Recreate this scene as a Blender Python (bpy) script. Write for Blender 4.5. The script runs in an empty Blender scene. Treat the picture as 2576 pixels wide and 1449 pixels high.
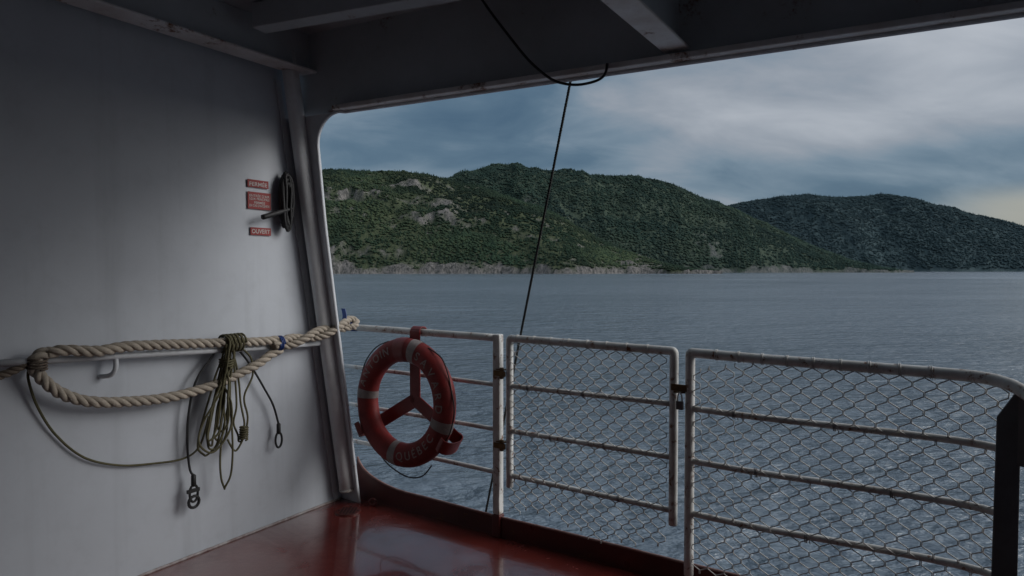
import bpy, bmesh, math, random
import numpy as np
from math import sin, cos, pi, radians, sqrt, exp
from mathutils import Vector, Matrix, noise

random.seed(7); rng = np.random.default_rng(7)
scene = bpy.context.scene
COL = scene.collection

# ------------------------------------------------------------------ helpers
def mat_new(name):
    m = bpy.data.materials.new(name); m.use_nodes = True
    nt = m.node_tree; nt.nodes.clear()
    out = nt.nodes.new('ShaderNodeOutputMaterial')
    b = nt.nodes.new('ShaderNodeBsdfPrincipled')
    nt.links.new(b.outputs[0], out.inputs[0])
    return m, nt, b

def N(nt, t, **kw):
    n = nt.nodes.new(t)
    for k, v in kw.items(): setattr(n, k, v)
    return n

def ramp(nt, src, stops):
    r = N(nt, 'ShaderNodeValToRGB')
    el = r.color_ramp.elements
    while len(el) < len(stops): el.new(0.5)
    for e, (p, c) in zip(el, stops):
        e.position = p; e.color = (c[0], c[1], c[2], 1) if hasattr(c, '__len__') else (c, c, c, 1)
    nt.links.new(src, r.inputs[0])
    return r.outputs[0]

def noise_tex(nt, scale, detail=5, rough=0.6, coord='Object', mscale=(1, 1, 1), dist=0.0):
    tc = N(nt, 'ShaderNodeTexCoord'); mp = N(nt, 'ShaderNodeMapping')
    mp.inputs['Scale'].default_value = mscale
    nt.links.new(tc.outputs[coord], mp.inputs[0])
    n = N(nt, 'ShaderNodeTexNoise'); n.inputs['Scale'].default_value = scale
    n.inputs['Detail'].default_value = detail; n.inputs['Roughness'].default_value = rough
    n.inputs['Distortion'].default_value = dist
    nt.links.new(mp.outputs[0], n.inputs['Vector'])
    return n.outputs['Fac']

def mix(nt, fac, a, b, mode='MIX'):
    m = N(nt, 'ShaderNodeMix', data_type='RGBA', blend_type=mode)
    for i, v in ((0, fac), (6, a), (7, b)):
        if hasattr(v, 'is_linked') or hasattr(v, 'links'): nt.links.new(v, m.inputs[i])
        elif hasattr(v, '__len__'): m.inputs[i].default_value = (v[0], v[1], v[2], 1)
        else: m.inputs[i].default_value = v
    return m.outputs[2]

def bump(nt, b, h, strength=0.3, dist=0.01):
    bp = N(nt, 'ShaderNodeBump'); bp.inputs['Strength'].default_value = strength
    bp.inputs['Distance'].default_value = dist
    nt.links.new(h, bp.inputs['Height']); nt.links.new(bp.outputs[0], b.inputs['Normal'])

def paint(name, base, dirt=(0.25, 0.22, 0.19), rust=0.0, rough=0.45, dirt_amt=0.5, scale=3.0, rscale=9, bstr=0.25, streak=0.0):
    m, nt, b = mat_new(name)
    n1 = noise_tex(nt, scale, 6, 0.65)
    c = mix(nt, ramp(nt, n1, [(0.35, 0.0), (0.75, dirt_amt)]), base, dirt)
    n2 = noise_tex(nt, scale * 9, 4, 0.7)
    c = mix(nt, ramp(nt, n2, [(0.5, 0.0), (0.8, 0.25)]), c, [x * 0.6 for x in base])
    if streak > 0:
        n4 = noise_tex(nt, 7.0, 4, 0.6, mscale=(1, 1, 0.07))
        c = mix(nt, ramp(nt, n4, [(0.52, 0.0), (0.75, streak)]), c, [x * 0.62 for x in base])
    if rust > 0:
        n3 = noise_tex(nt, rscale, 8, 0.75)
        rr = ramp(nt, n3, [(0.66 - rust, 0.0), (0.72 - rust * 0.8, 1.0)])
        rc = mix(nt, n2, (0.11, 0.035, 0.012), (0.22, 0.09, 0.03))
        c = mix(nt, rr, c, rc)
    nt.links.new(c, b.inputs['Base Color'])
    nt.links.new(ramp(nt, n1, [(0.3, rough - 0.1), (0.7, rough + 0.2)]), b.inputs['Roughness'])
    bump(nt, b, n2, bstr, 0.003)
    return m

def simple(name, base, rough=0.6, var=0.4, scale=20, metal=0.0, bstr=0.3):
    m, nt, b = mat_new(name)
    n1 = noise_tex(nt, scale, 5, 0.7)
    c = mix(nt, ramp(nt, n1, [(0.3, 0.0), (0.7, 1.0)]), base, [x * (1 - var) for x in base])
    nt.links.new(c, b.inputs['Base Color'])
    b.inputs['Roughness'].default_value = rough; b.inputs['Metallic'].default_value = metal
    bump(nt, b, n1, bstr, 0.003)
    return m

def obj(name, v, f, mat, smooth=False, parent=None, origin=None, label=None, category=None, **props):
    v = np.asarray(v, dtype=float)
    if origin is None:
        lo, hi = v.min(0), v.max(0); origin = np.array([(lo[0]+hi[0])/2, (lo[1]+hi[1])/2, lo[2]])
    origin = np.asarray(origin, dtype=float)
    me = bpy.data.meshes.new(name)
    me.from_pydata((v - origin).tolist(), [], f if isinstance(f, list) else f.tolist())
    me.update()
    if smooth: me.polygons.foreach_set('use_smooth', [True] * len(me.polygons))
    if mat: me.materials.append(mat)
    o = bpy.data.objects.new(name, me); COL.objects.link(o)
    o.location = origin
    if parent is not None:
        o.parent = parent; o.location = origin - np.array(parent['_w'])
    o['_w'] = list(map(float, origin))
    if label: o['label'] = label
    if category: o['category'] = category
    for k, val in props.items(): o[k] = val
    return o

def empty(name, loc, label, category, **props):
    o = bpy.data.objects.new(name, None); COL.objects.link(o)
    o.empty_display_size = 0.1; o.location = loc; o['_w'] = list(map(float, loc))
    o['label'] = label; o['category'] = category
    for k, v in props.items(): o[k] = v
    return o

def cat(parts):
    V, F, n = [], [], 0
    for v, f in parts:
        v = [tuple(x) for x in v]
        V += v; F += [tuple(i + n for i in q) for q in f]; n += len(v)
    return V, F

def catmull(pts, sub=8, closed=False):
    P = [Vector(p) for p in pts]; n = len(P); out = []
    rngi = range(n if closed else n - 1)
    for i in rngi:
        if closed: a, b, c, d = P[(i-1) % n], P[i], P[(i+1) % n], P[(i+2) % n]
        else: a, b, c, d = P[max(i-1, 0)], P[i], P[i+1], P[min(i+2, n-1)]
        for k in range(sub):
            t = k / sub
            out.append(0.5 * ((2*b) + (c-a)*t + (2*a-5*b+4*c-d)*t*t + (3*b-a-3*c+d)*t**3))
    if not closed: out.append(P[-1])
    return out

def frames(P, closed=False):
    n = len(P); T = []
    for i in range(n):
        if closed: t = P[(i+1) % n] - P[i-1]
        else: t = P[min(i+1, n-1)] - P[max(i-1, 0)]
        T.append(t.normalized())
    up = Vector((0, 0, 1))
    if abs(T[0].dot(up)) > 0.9: up = Vector((1, 0, 0))
    u = (up - T[0] * up.dot(T[0])).normalized(); U = [u]
    for i in range(1, n):
        u = U[-1] - T[i] * U[-1].dot(T[i]); u.normalize(); U.append(u)
    return T, U

def tube(pts, r, sides=8, closed=False, caps=True):
    P = [Vector(p) for p in pts]; T, U = frames(P, closed)
    V, F = [], []
    n = len(P)
    for i in range(n):
        w = T[i].cross(U[i]); ri = r[i] if hasattr(r, '__len__') else r
        for k in range(sides):
            a = 2 * pi * k / sides
            V.append(P[i] + U[i] * (cos(a) * ri) + w * (sin(a) * ri))
    for i in range(n if closed else n - 1):
        j = (i + 1) % n
        for k in range(sides):
            l = (k + 1) % sides
            F.append((i*sides+k, i*sides+l, j*sides+l, j*sides+k))
    if caps and not closed:
        F.append(tuple(range(sides))[::-1]); F.append(tuple((n-1)*sides + k for k in range(sides)))
    return V, F

def resample(P, step):
    P = [Vector(p) for p in P]; out = [P[0].copy()]; acc = 0.0
    for i in range(len(P) - 1):
        seg = (P[i+1] - P[i]).length
        d = step - acc
        while d <= seg:
            out.append(P[i].lerp(P[i+1], d / seg)); d += step
        acc = seg - (d - step)
    out.append(P[-1].copy())
    return out

def laid_rope(pts, R, pitch, strands=3, sides=6, phase=0.0, step=0.008):
    P = resample(pts, step); T, U = frames(P)
    parts = []
    for s in range(strands):
        Q = []; d = 0
        for i, p in enumerate(P):
            if i: d += (p - P[i-1]).length
            a = phase + 2*pi*s/strands + 2*pi*d/pitch
            w = T[i].cross(U[i]); Q.append(p + U[i]*(cos(a)*R*0.5) + w*(sin(a)*R*0.5))
        parts.append(tube(Q, R * 0.54, sides))
    return cat(parts)

def box(c, ax, ay, az, hx, hy, hz):
    c, ax, ay, az = map(Vector, (c, ax, ay, az))
    V = [c + ax*(sx*hx) + ay*(sy*hy) + az*(sz*hz) for sz in (-1, 1) for sy in (-1, 1) for sx in (-1, 1)]
    F = [(0,2,3,1), (4,5,7,6), (0,1,5,4), (2,6,7,3), (0,4,6,2), (1,3,7,5)]
    return V, F

def bar(p, q, w, h, up=(0, 0, 1)):
    p, q = Vector(p), Vector(q); d = (q - p); L = d.length; d.normalize()
    up = Vector(up); up = (up - d*up.dot(d)).normalized(); s = d.cross(up)
    return box((p+q)/2, d, s, up, L/2, w/2, h/2)

def bevel(o, w=0.003, seg=2):
    m = o.modifiers.new('bevel', 'BEVEL'); m.width = w; m.segments = seg; m.limit_method = 'ANGLE'
    return o

def text_mesh(txt, size, fine=None):
    cu = bpy.data.curves.new('t', 'FONT'); cu.body = txt; cu.size = size; cu.align_x = 'CENTER'; cu.align_y = 'CENTER'
    cu.offset = size * 0.012
    o = bpy.data.objects.new('t', cu); COL.objects.link(o)
    bpy.context.view_layer.update()
    dg = bpy.context.evaluated_depsgraph_get()
    me = bpy.data.meshes.new_from_object(o.evaluated_get(dg))
    if fine:
        bm = bmesh.new(); bm.from_mesh(me); bmesh.ops.triangulate(bm, faces=bm.faces)
        for _ in range(4):
            ed = [e for e in bm.edges if e.calc_length() > fine]
            if not ed: break
            bmesh.ops.subdivide_edges(bm, edges=ed, cuts=1); bmesh.ops.triangulate(bm, faces=bm.faces)
        bm.to_mesh(me); bm.free()
    V = [v.co.copy() for v in me.vertices]; F = [tuple(p.vertices) for p in me.polygons]
    bpy.data.objects.remove(o); bpy.data.meshes.remove(me); bpy.data.curves.remove(cu)
    return V, F

# ------------------------------------------------------------------ ship frame of reference (metres)
A0 = Vector((-1.081, 4.233, 0))
WD = Vector((0.5501, 0.8351, 0)); RD = Vector((0.8351, -0.5501, 0))      # along wall outboard, along rail
ZV = Vector((0, 0, 1))
def Wp(s, z, o=0.0):
    return A0 - WD*s + RD*o + Vector((0, 0, z))
def corner_s(z): return 0.107 + 0.157*z
ZC = 2.93      # deckhead
ZH = 2.44      # header lower edge
HD = Vector((0.8973, -0.4415, 0))
def hdr(X, z=ZH, out=0.0):
    return Vector((X, 3.85 - 0.492*(X+1.35), z)) + Vector((0.4415, 0.8973, 0))*out

# ------------------------------------------------------------------ materials
M_wall = paint('wall_paint', (0.515, 0.55, 0.605), dirt=(0.38, 0.40, 0.44), dirt_amt=0.5, scale=0.9, rough=0.42, bstr=0.12, rust=0.0, streak=0.4)
M_shell = paint('shell_paint', (0.64, 0.67, 0.71), dirt=(0.42, 0.42, 0.43), dirt_amt=0.6, scale=2.5, rough=0.45, rust=0.02, rscale=5)
M_pipe = paint('pipe_paint', (0.80, 0.82, 0.84), dirt=(0.55, 0.53, 0.53), dirt_amt=0.6, scale=3.5, rough=0.35, rust=0.02, rscale=6)
M_ceil = paint('deckhead_paint', (0.47, 0.495, 0.53), dirt=(0.32, 0.32, 0.32), dirt_amt=0.7, scale=1.3, rough=0.6, rust=0.065, rscale=2.6)
M_beam = paint('beam_paint', (0.76, 0.75, 0.76), dirt=(0.46, 0.38, 0.34), dirt_amt=0.8, scale=4, rough=0.55, rust=0.105, rscale=5)
M_rail = paint('rail_paint', (0.72, 0.73, 0.72), dirt=(0.42, 0.39, 0.35), dirt_amt=0.9, scale=7, rough=0.5, rust=0.11, rscale=20)
M_redp = paint('red_deck_paint', (0.11, 0.02, 0.017), dirt=(0.045, 0.015, 0.014), dirt_amt=0.8, scale=4, rough=0.35, rust=0.05, rscale=8)
M_dark = paint('dark_steel', (0.15, 0.145, 0.15), dirt=(0.08, 0.07, 0.068), dirt_amt=0.7, scale=5, rough=0.5, rust=0.05)
M_galv = simple('galvanised_wire', (0.68, 0.67, 0.65), 0.5, 0.55, 9, 0.0)
M_black = simple('black_rubber', (0.015, 0.015, 0.017), 0.6, 0.4, 40)
M_blackrope = simple('black_cord', (0.02, 0.022, 0.022), 0.8, 0.4, 120)
M_blue = simple('blue_tape', (0.02, 0.06, 0.25), 0.5, 0.5, 60)
M_signred = simple('sign_red', (0.30, 0.02, 0.02), 0.6, 0.3, 8)
M_signwhite = simple('sign_white', (0.62, 0.56, 0.54), 0.6, 0.35, 60)
M_buoy = paint('buoy_red', (0.25, 0.014, 0.012), dirt=(0.09, 0.012, 0.012), dirt_amt=1.0, scale=7, rough=0.6, bstr=0.35)
M_reflect = simple('reflective_tape', (0.31, 0.26, 0.25), 0.45, 0.5, 18)
M_bufflet = simple('buoy_lettering', (0.40, 0.29, 0.27), 0.6, 0.65, 45)
M_bracket = paint('bracket_red', (0.20, 0.013, 0.013), dirt=(0.10, 0.012, 0.012), dirt_amt=0.6, scale=8, rough=0.4)
M_brass = simple('rusty_hinge', (0.20, 0.12, 0.05), 0.5, 0.6, 40, 0.5)

def rope_mat(name, a, b2, sc=160):
    m, nt, b = mat_new(name)
    n1 = noise_tex(nt, sc, 3, 0.6); n2 = noise_tex(nt, 5, 5, 0.6)
    c = mix(nt, n1, a, b2)
    c = mix(nt, ramp(nt, n2, [(0.40, 0.0), (0.68, 0.7)]), c, [x*0.42 for x in a])
    nt.links.new(c, b.inputs['Base Color']); b.inputs['Roughness'].default_value = 0.9
    bump(nt, b, n1, 0.6, 0.004)
    return m
M_rope = rope_mat('hemp_rope', (0.54, 0.475, 0.40), (0.29, 0.25, 0.20))
M_green = rope_mat('green_line', (0.145, 0.13, 0.065), (0.06, 0.057, 0.035), 220)
M_thin = rope_mat('brown_line', (0.20, 0.16, 0.125), (0.09, 0.07, 0.055), 220)

# wet deck
m, nt, b = mat_new('wet_deck_paint')
n1 = noise_tex(nt, 1.6, 6, 0.6); n2 = noise_tex(nt, 26, 5, 0.7); n3 = noise_tex(nt, 2.2, 8, 0.7, dist=0.6)
c = mix(nt, ramp(nt, n1, [(0.35, 0.0), (0.7, 1.0)]), (0.165, 0.026, 0.020), (0.085, 0.018, 0.016))
c = mix(nt, ramp(nt, n2, [(0.58, 0.0), (0.70, 0.5)]), c, (0.045, 0.014, 0.012))
nt.links.new(c, b.inputs['Base Color'])
nt.links.new(ramp(nt, n3, [(0.48, 0.06), (0.64, 0.34)]), b.inputs['Roughness'])
nt.links.new(ramp(nt, n3, [(0.46, 1.0), (0.64, 0.3)]), b.inputs['Coat Weight']); b.inputs['Coat Roughness'].default_value = 0.06
b.inputs['Specular IOR Level'].default_value = 0.9
h = mix(nt, 0.6, n2, n1)
bump(nt, b, h, 0.4, 0.011)
M_deck = m

# ------------------------------------------------------------------ sea
def build_sea():
    m, nt, b = mat_new('sea_water')
    na = noise_tex(nt, 0.12, 4, 0.6, mscale=(1.0, 1.9, 1)); nb = noise_tex(nt, 0.65, 5, 0.58, mscale=(1.0, 1.9, 1), dist=0.3)
    nc = noise_tex(nt, 2.2, 3, 0.5, mscale=(1.0, 1.6, 1), dist=0.4); nd = noise_tex(nt, 0.005, 5, 0.65, mscale=(0.8, 1.6, 1), dist=0.5)
    def mul(x, k):
        q = N(nt, 'ShaderNodeMath', operation='MULTIPLY'); nt.links.new(x, q.inputs[0]); q.inputs[1].default_value = k; return q.outputs[0]
    def add(x, y):
        q = N(nt, 'ShaderNodeMath', operation='ADD'); nt.links.new(x, q.inputs[0]); nt.links.new(y, q.inputs[1]); return q.outputs[0]
    hgt = add(add(mul(na, 1.7), mul(nb, 1.0)), mul(nc, 0.30))
    bump(nt, b, hgt, 1.0, 0.50)
    nt.links.new(mix(nt, ramp(nt, nd, [(0.35, 0.0), (0.68, 1.0)]), (0.125, 0.165, 0.208), (0.205, 0.250, 0.298)), b.inputs['Base Color'])
    nt.links.new(ramp(nt, nd, [(0.35, 0.14), (0.68, 0.24)]), b.inputs['Roughness'])
    b.inputs['IOR'].default_value = 1.42
    Rr = 12000
    V = [(-Rr, -Rr, -3.5), (Rr, -Rr, -3.5), (Rr, Rr, -3.5), (-Rr, Rr, -3.5)]
    obj('water', V, [(0, 1, 2, 3)], m, origin=(0, 0, -3.5), kind='structure', label='choppy blue-grey sea water around the ship', category='water')
build_sea()

# ------------------------------------------------------------------ hills and forest
def fbm(x, y, sc, seed=0.0, oct=5):
    return noise.fractal(Vector((x/sc + seed, y/sc - seed, seed*0.37)), 0.9, 2.1, oct)

BLUFF = ((-275, 0.42, 70, 18), (-310, 0.05, 110, 17), (-120, 0.28, 60, 9), (-345, 0.25, 60, 12), (-180, 0.55, 40, 7))
HILLS = {
 'A': dict(ridge=1250, back=260, tab=[(-1100,150),(-546,170),(-387,186),(-324,192),(-260,191),(-197,187),(-149,180),(-114,174),(-30,150),(89,102),(168,60),(248,20),(300,2)],
           shore=lambda x: 900 + 0.10*max(x, -400) + 25*fbm(x, 0, 160, 3.1), xr=(-800, 310), step=4.0, n=42000, amp=0.16),
 'B': dict(ridge=1700, back=300, tab=[(-500,165),(-311,212),(-203,234),(-154,243),(-117,254),(-52,272),(13,270),(121,252),(294,250),(380,237),(466,211),(542,180),(607,146),(661,116),(769,62),(850,14),(880,0)],
           shore=lambda x: 1180 + 0.25*max(x, 0) + 30*fbm(x, 0, 200, 8.1), xr=(-480, 900), step=6.0, n=44000, amp=0.16),
 'C': dict(ridge=3000, back=500, tab=[(400,315),(785,300),(1014,300),(1166,330),(1395,352),(1548,342),(1660,344),(1738,356),(1853,334),(2024,292),(2215,238),(2386,192),(2455,178),(2882,100),(3300,20)],
           shore=lambda x: 2350 + 50*fbm(x, 0, 300, 5.5), xr=(500, 3300), step=14.0, n=44000, amp=0.12),
}
def hill_fn(d):
    xs = [a for a, _ in d['tab']]; hs = [b_ for _, b_ in d['tab']]
    def H(x, y):
        sh = d['shore'](x); R = d['ridge']; t = (y - sh) / (R - sh); h0 = float(np.interp(x, xs, hs)) + 1.5
        if t < 0: return -6.0 + 4*max(t*20, -1)
        if t <= 1: S = 1 - (1 - t)**1.55
        else: S = 1 - 0.5*min(1, ((y - R)/d['back']))**1.5
        env = max(0.0, sin(pi*min(t, 1)))**0.8
        g = fbm(x, y*0.6, 190, 1.7, 4)
        g2 = 1 - abs(fbm(x, y, 60, 4.2, 4))*1.6
        h = h0*S*(1 + d['amp']*g*env) + h0*0.035*(g2-0.4)*env + 1.5*fbm(x, y, 45, 9.0, 3)*min(1, t*12)
        cl = min(1.0, t/0.02)
        h += cl*(3 + 4*fbm(x, y, 40, 2.2, 4)) * min(1, h0/40)
        if R == 1250:
            for bx, bt, bw, bh in BLUFF:
                q = exp(-((x-bx)/bw)**2); bt2 = bt + 0.05*fbm(x, 0, 40, bx, 3); h += bh*q*min(1, max(0, (t-bt2)/0.03))*max(0, 1-max(0, t-bt2)/0.35)
        return h
    return H
def rockmask(x, y, t, k):
    a = fbm(x*0.7, y, 70, 6.6, 5)
    thr = 0.50 if k == 'A' else (0.72 if k == 'B' else 1.2)
    m_ = (a - thr + 0.45*fbm(x, y, 14, 2.0, 3))*2.0
    if k in 'AB':
        w_ = 0.032*(1 + 1.6*fbm(x, 0, 60, 44.0, 4)) * (1 if k == 'A' else 0.6)
        if t < w_: m_ = max(m_, 1.6*(1 - t/w_) + 1.3*fbm(x, y, 22, 7, 4))
    if k == 'A':
        for bx, bt, bw, bh in BLUFF:
            q = exp(-((x-bx)/bw)**2); bt2 = bt + 0.05*fbm(x, 0, 40, bx, 3)
            if bt2 - 0.01 < t < bt2 + 0.045: m_ = max(m_, q*1.0 + 1.3*fbm(x, y, 16, 5, 4) - 0.2)
    if k == 'C' and t < 0.012: m_ = max(m_, 0.35)
    return max(0, min(1, m_))

HZ = {'A': (0.14, (0.095, 0.135, 0.145)), 'B': (0.46, (0.062, 0.100, 0.104)), 'C': (0.90, (0.060, 0.096, 0.110))}  # aerial haze painted into the hill colours: amount and tint per hill
def terr_mat(name, hz):
    haze, HAZE = hz
    m, nt, b = mat_new(name)
    at = N(nt, 'ShaderNodeAttribute', attribute_name='rock')
    n1 = noise_tex(nt, 0.06, 8, 0.7); n2 = noise_tex(nt, 0.25, 6, 0.75, mscale=(1, 1, 0.35))
    veg = mix(nt, ramp(nt, n1, [(0.35, 0.0), (0.65, 1.0)]), (0.045, 0.062, 0.026), (0.10, 0.115, 0.055))
    rk = mix(nt, ramp(nt, n2, [(0.38, 0.0), (0.60, 1.0)]), (0.06, 0.058, 0.053), (0.28, 0.255, 0.24))
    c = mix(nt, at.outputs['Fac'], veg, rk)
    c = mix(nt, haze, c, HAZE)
    nt.links.new(c, b.inputs['Base Color']); b.inputs['Roughness'].default_value = 0.95
    b.inputs['Specular IOR Level'].default_value = 0.1
    bump(nt, b, n2, 0.9, 3.0)
    return m
def forest_mat(name, hz):
    haze, HAZE = hz
    m, nt, b = mat_new(name)
    at = N(nt, 'ShaderNodeAttribute', attribute_name='tint')
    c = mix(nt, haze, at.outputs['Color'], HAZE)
    nt.links.new(c, b.inputs['Base Color']); b.inputs['Roughness'].default_value = 0.9
    b.inputs['Specular IOR Level'].default_value = 0.03
    # foliage scatters light softly: lean the shading normal towards the sky
    g = N(nt, 'ShaderNodeNewGeometry'); s1 = N(nt, 'ShaderNodeVectorMath', operation='SCALE'); s1.inputs['Scale'].default_value = 0.26 if haze < 0.6 else 0.12
    nt.links.new(g.outputs['Normal'], s1.inputs[0])
    a1 = N(nt, 'ShaderNodeVectorMath', operation='ADD'); nt.links.new(s1.outputs[0], a1.inputs[0]); a1.inputs[1].default_value = (0, -0.25, 0.5)
    nn = N(nt, 'ShaderNodeVectorMath', operation='NORMALIZE'); nt.links.new(a1.outputs[0], nn.inputs[0]); nt.links.new(nn.outputs[0], b.inputs['Normal'])
    return m

def spruce():
    V, F = [], []
    tiers = [(0.10, 0.50, 0.30), (0.35, 0.75, 0.22), (0.58, 1.0, 0.14)]
    for z0, z1, r in tiers:
        b0 = len(V)
        for k in range(5):
            a = 2*pi*k/5 + z0*4; rr = r*(0.8 + 0.4*((k*37 % 5)/5)); V.append((cos(a)*rr, sin(a)*rr, z0))
        V.append((0, 0, z1))
        for k in range(5): F.append((b0+k, b0+(k+1) % 5, b0+5))
    return np.array(V), np.array(F)
def broad():
    t = (1+5**0.5)/2
    V = np.array([(-1,t,0),(1,t,0),(-1,-t,0),(1,-t,0),(0,-1,t),(0,1,t),(0,-1,-t),(0,1,-t),(t,0,-1),(t,0,1),(-t,0,-1),(-t,0,1)], float)
    V /= np.linalg.norm(V[0])
    F = np.array([(0,11,5),(0,5,1),(0,1,7),(0,7,10),(0,10,11),(1,5,9),(5,11,4),(11,10,2),(10,7,6),(7,1,8),(3,9,4),(3,4,2),(3,2,6),(3,6,8),(3,8,9),(4,9,5),(2,4,11),(6,2,10),(8,6,7),(9,8,1)])
    V = V*np.array([0.42, 0.42, 0.42]) + np.array([0, 0, 0.5])
    return V, F
SP, BR = spruce(), broad()

for k, d in HILLS.items():
    H = hill_fn(d); st = d['step']
    x0, x1 = d['xr']; y0 = (d['shore'](0)) - 90; y1 = d['ridge'] + d['back']
    nx = int((x1-x0)/st); ny = int((y1-y0)/st)
    V, rk = [], []
    for j in range(ny+1):
        y = y0 + (y1-y0)*j/ny
        for i in range(nx+1):
            x = x0 + (x1-x0)*i/nx; h_ = H(x, y); sh = d['shore'](x); t = (y-sh)/(d['ridge']-sh)
            r_ = rockmask(x, y, t, k)
            if r_ > 0: h_ += 5*r_*abs(fbm(x, y, 12, 3.3, 3))
            V.append((x, y, h_)); rk.append(r_)
    F = [(j*(nx+1)+i, j*(nx+1)+i+1, (j+1)*(nx+1)+i+1, (j+1)*(nx+1)+i) for j in range(ny) for i in range(nx)]
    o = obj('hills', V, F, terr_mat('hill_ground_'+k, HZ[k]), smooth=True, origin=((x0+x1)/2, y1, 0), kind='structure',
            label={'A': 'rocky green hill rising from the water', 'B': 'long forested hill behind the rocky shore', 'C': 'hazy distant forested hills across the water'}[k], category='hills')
    at = o.data.attributes.new('rock', 'FLOAT', 'POINT'); at.data.foreach_set('value', rk)
    PV, PF, PC = [], [], []; off = 0; cnt = 0; tries = 0
    while cnt < d['n'] and tries < d['n']*4:
        tries += 1
        x = random.uniform(x0, x1)
        y = d['ridge'] + 25 - (d['ridge'] + 25 - y0)*random.random()**0.9
        sh = d['shore'](x); t = (y-sh)/(d['ridge']-sh)
        if t < 0.008: continue
        r_ = rockmask(x, y, t, k)
        if r_ > 0.12 and random.random() < 0.55 + r_*0.45: continue
        clear = fbm(x, y, 90, 12.3, 4)
        if k == 'A' and clear > 0.10 and random.random() < 0.6: continue
        if k == 'B' and clear > 0.40 and random.random() < 0.6: continue
        z = H(x, y)
        if z < 0.5: continue
        big = {'A': 0.60, 'B': 0.74, 'C': 1.10}[k]
        sp = random.random() < 0.38 + 0.45*fbm(x, y, 120, 20.0, 3)
        # noise varies the stands between darker and lighter patches
        g_ = 0.86*(1 + 0.7*fbm(x, y, 150, 31.0, 5))
        if sp:
            hgt = random.uniform(6, 11.0)*big; bw = hgt*random.uniform(0.8, 1.1)*(0.75 if big < 1.1 else 0.7); base, f = SP
            if t > 0.9: hgt *= 1.2
            col = np.array([0.031, 0.056, 0.032])*random.uniform(0.92, 1.08)*g_
        else:
            hgt = random.uniform(4.5, 7.0)*big; bw = hgt*random.uniform(1.3, 1.9); base, f = BR
            q = 0.38 + 0.9*fbm(x, y, 110, 15.0, 5) + random.uniform(-0.08, 0.08); q = min(1, max(0, q))
            col = (np.array([0.034, 0.062, 0.031])*(1-q) + np.array([0.080, 0.106, 0.048])*q)*random.uniform(0.95, 1.05)*g_
        a = random.uniform(0, 2*pi); ca, sa = cos(a), sin(a)
        v = base*(1 + rng.uniform(-0.16, 0.16, base.shape))
        P = np.empty_like(v); P[:, 0] = (v[:, 0]*ca - v[:, 1]*sa)*bw + x; P[:, 1] = (v[:, 0]*sa + v[:, 1]*ca)*bw + y; P[:, 2] = v[:, 2]*hgt + z - 0.8
        PV.append(P); PF.append(f + off); PC.append(np.tile(np.append(col, 1.0), (len(P), 1))); off += len(P); cnt += 1
    PV = np.concatenate(PV); PF = np.concatenate(PF); PC = np.concatenate(PC)
    me = bpy.data.meshes.new('forest'); me.vertices.add(len(PV)); me.vertices.foreach_set('co', PV.ravel())
    me.loops.add(PF.size); me.loops.foreach_set('vertex_index', PF.ravel().astype(np.int32))
    me.polygons.add(len(PF)); me.polygons.foreach_set('loop_start', (np.arange(len(PF))*3).astype(np.int32))
    me.update(calc_edges=True); me.validate()
    me.polygons.foreach_set('use_smooth', [True]*len(me.polygons))
    ca_ = me.attributes.new('tint', 'FLOAT_COLOR', 'POINT'); ca_.data.foreach_set('color', PC.ravel())
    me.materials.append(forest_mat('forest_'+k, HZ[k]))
    fo = bpy.data.objects.new('forest', me); COL.objects.link(fo)
    fo['kind'] = 'stuff'; fo['label'] = 'dense mixed forest of spruce and broadleaf trees covering the hill'; fo['category'] = 'forest'

# ------------------------------------------------------------------ deck, wall, shell, deckhead
KP = [(-1.16, 4.215), (-1.0, 4.125), (-0.80, 4.005), (-0.525, 3.843), (-0.11, 3.56), (0.341, 3.29), (0.836, 2.975), (1.1, 2.815), (1.95, 2.32), (3.5, 1.45), (7.0, -0.6)]
kx = [a for a, _ in KP]; ky = [b_ for _, b_ in KP]
def kerb(X): return float(np.interp(X, kx, ky))
outer = [Vector((x, kerb(x) + 0.0, 0)) for x in np.linspace(-1.16, 7.0, 40)]
poly = [Wp(9, 0)] + [Wp(-0.02, 0)] + outer[1:] + [Vector((7.0, -8, 0))]
n = len(poly)
V = [(p.x, p.y, 0.0) for p in poly] + [(p.x, p.y, -0.25) for p in poly]
F = [tuple(range(n))[::-1], tuple(range(n, 2*n))] + [(i, (i+1) % n, n+(i+1) % n, n+i) for i in range(n)]
obj('deck_floor', V, F, M_deck, kind='structure', label='wet dark red painted steel ship deck', category='deck', origin=(0, 0, 0))
hullp = [(p.x, p.y) for p in outer]
V = [(x, y - 0.02, -0.255) for x, y in hullp] + [(x - 0.15, y - 0.25, -4.5) for x, y in hullp]
n = len(hullp); F = [(i, i+1, n+i+1, n+i) for i in range(n-1)]
obj('ship_hull', V, F, M_redp, label='dark red ship hull side below the deck edge', category='ship hull')

wall_e = empty('bulkhead_wall', Wp(1.0, 0), 'grey painted steel bulkhead wall with ropes and red signs', 'wall')
def grid_patch(fn, nu, nv):
    V = [fn(i/nu, j/nv) for j in range(nv+1) for i in range(nu+1)]
    F = [(j*(nu+1)+i, j*(nu+1)+i+1, (j+1)*(nu+1)+i+1, (j+1)*(nu+1)+i) for j in range(nv) for i in range(nu)]
    return V, F
def wallfn(u, v):
    z = v*ZC; s = corner_s(z) + u*(5.5 - corner_s(z))
    o = 0.008*noise.noise(Vector((s*1.3, z*1.3, 0))) * min(1, u*12)*min(1, v*6)*min(1, (1-v)*6)
    return Wp(s, z, o)
V, F = grid_patch(wallfn, 160, 70)
obj('plating', V, F, M_wall, smooth=True, parent=wall_e)
P = [Wp(s, 0.004 + 0.002*noise.noise(Vector((s*30, 0, 0))), 0.006) for s in np.arange(0.12, 5, 0.03)]
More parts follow.
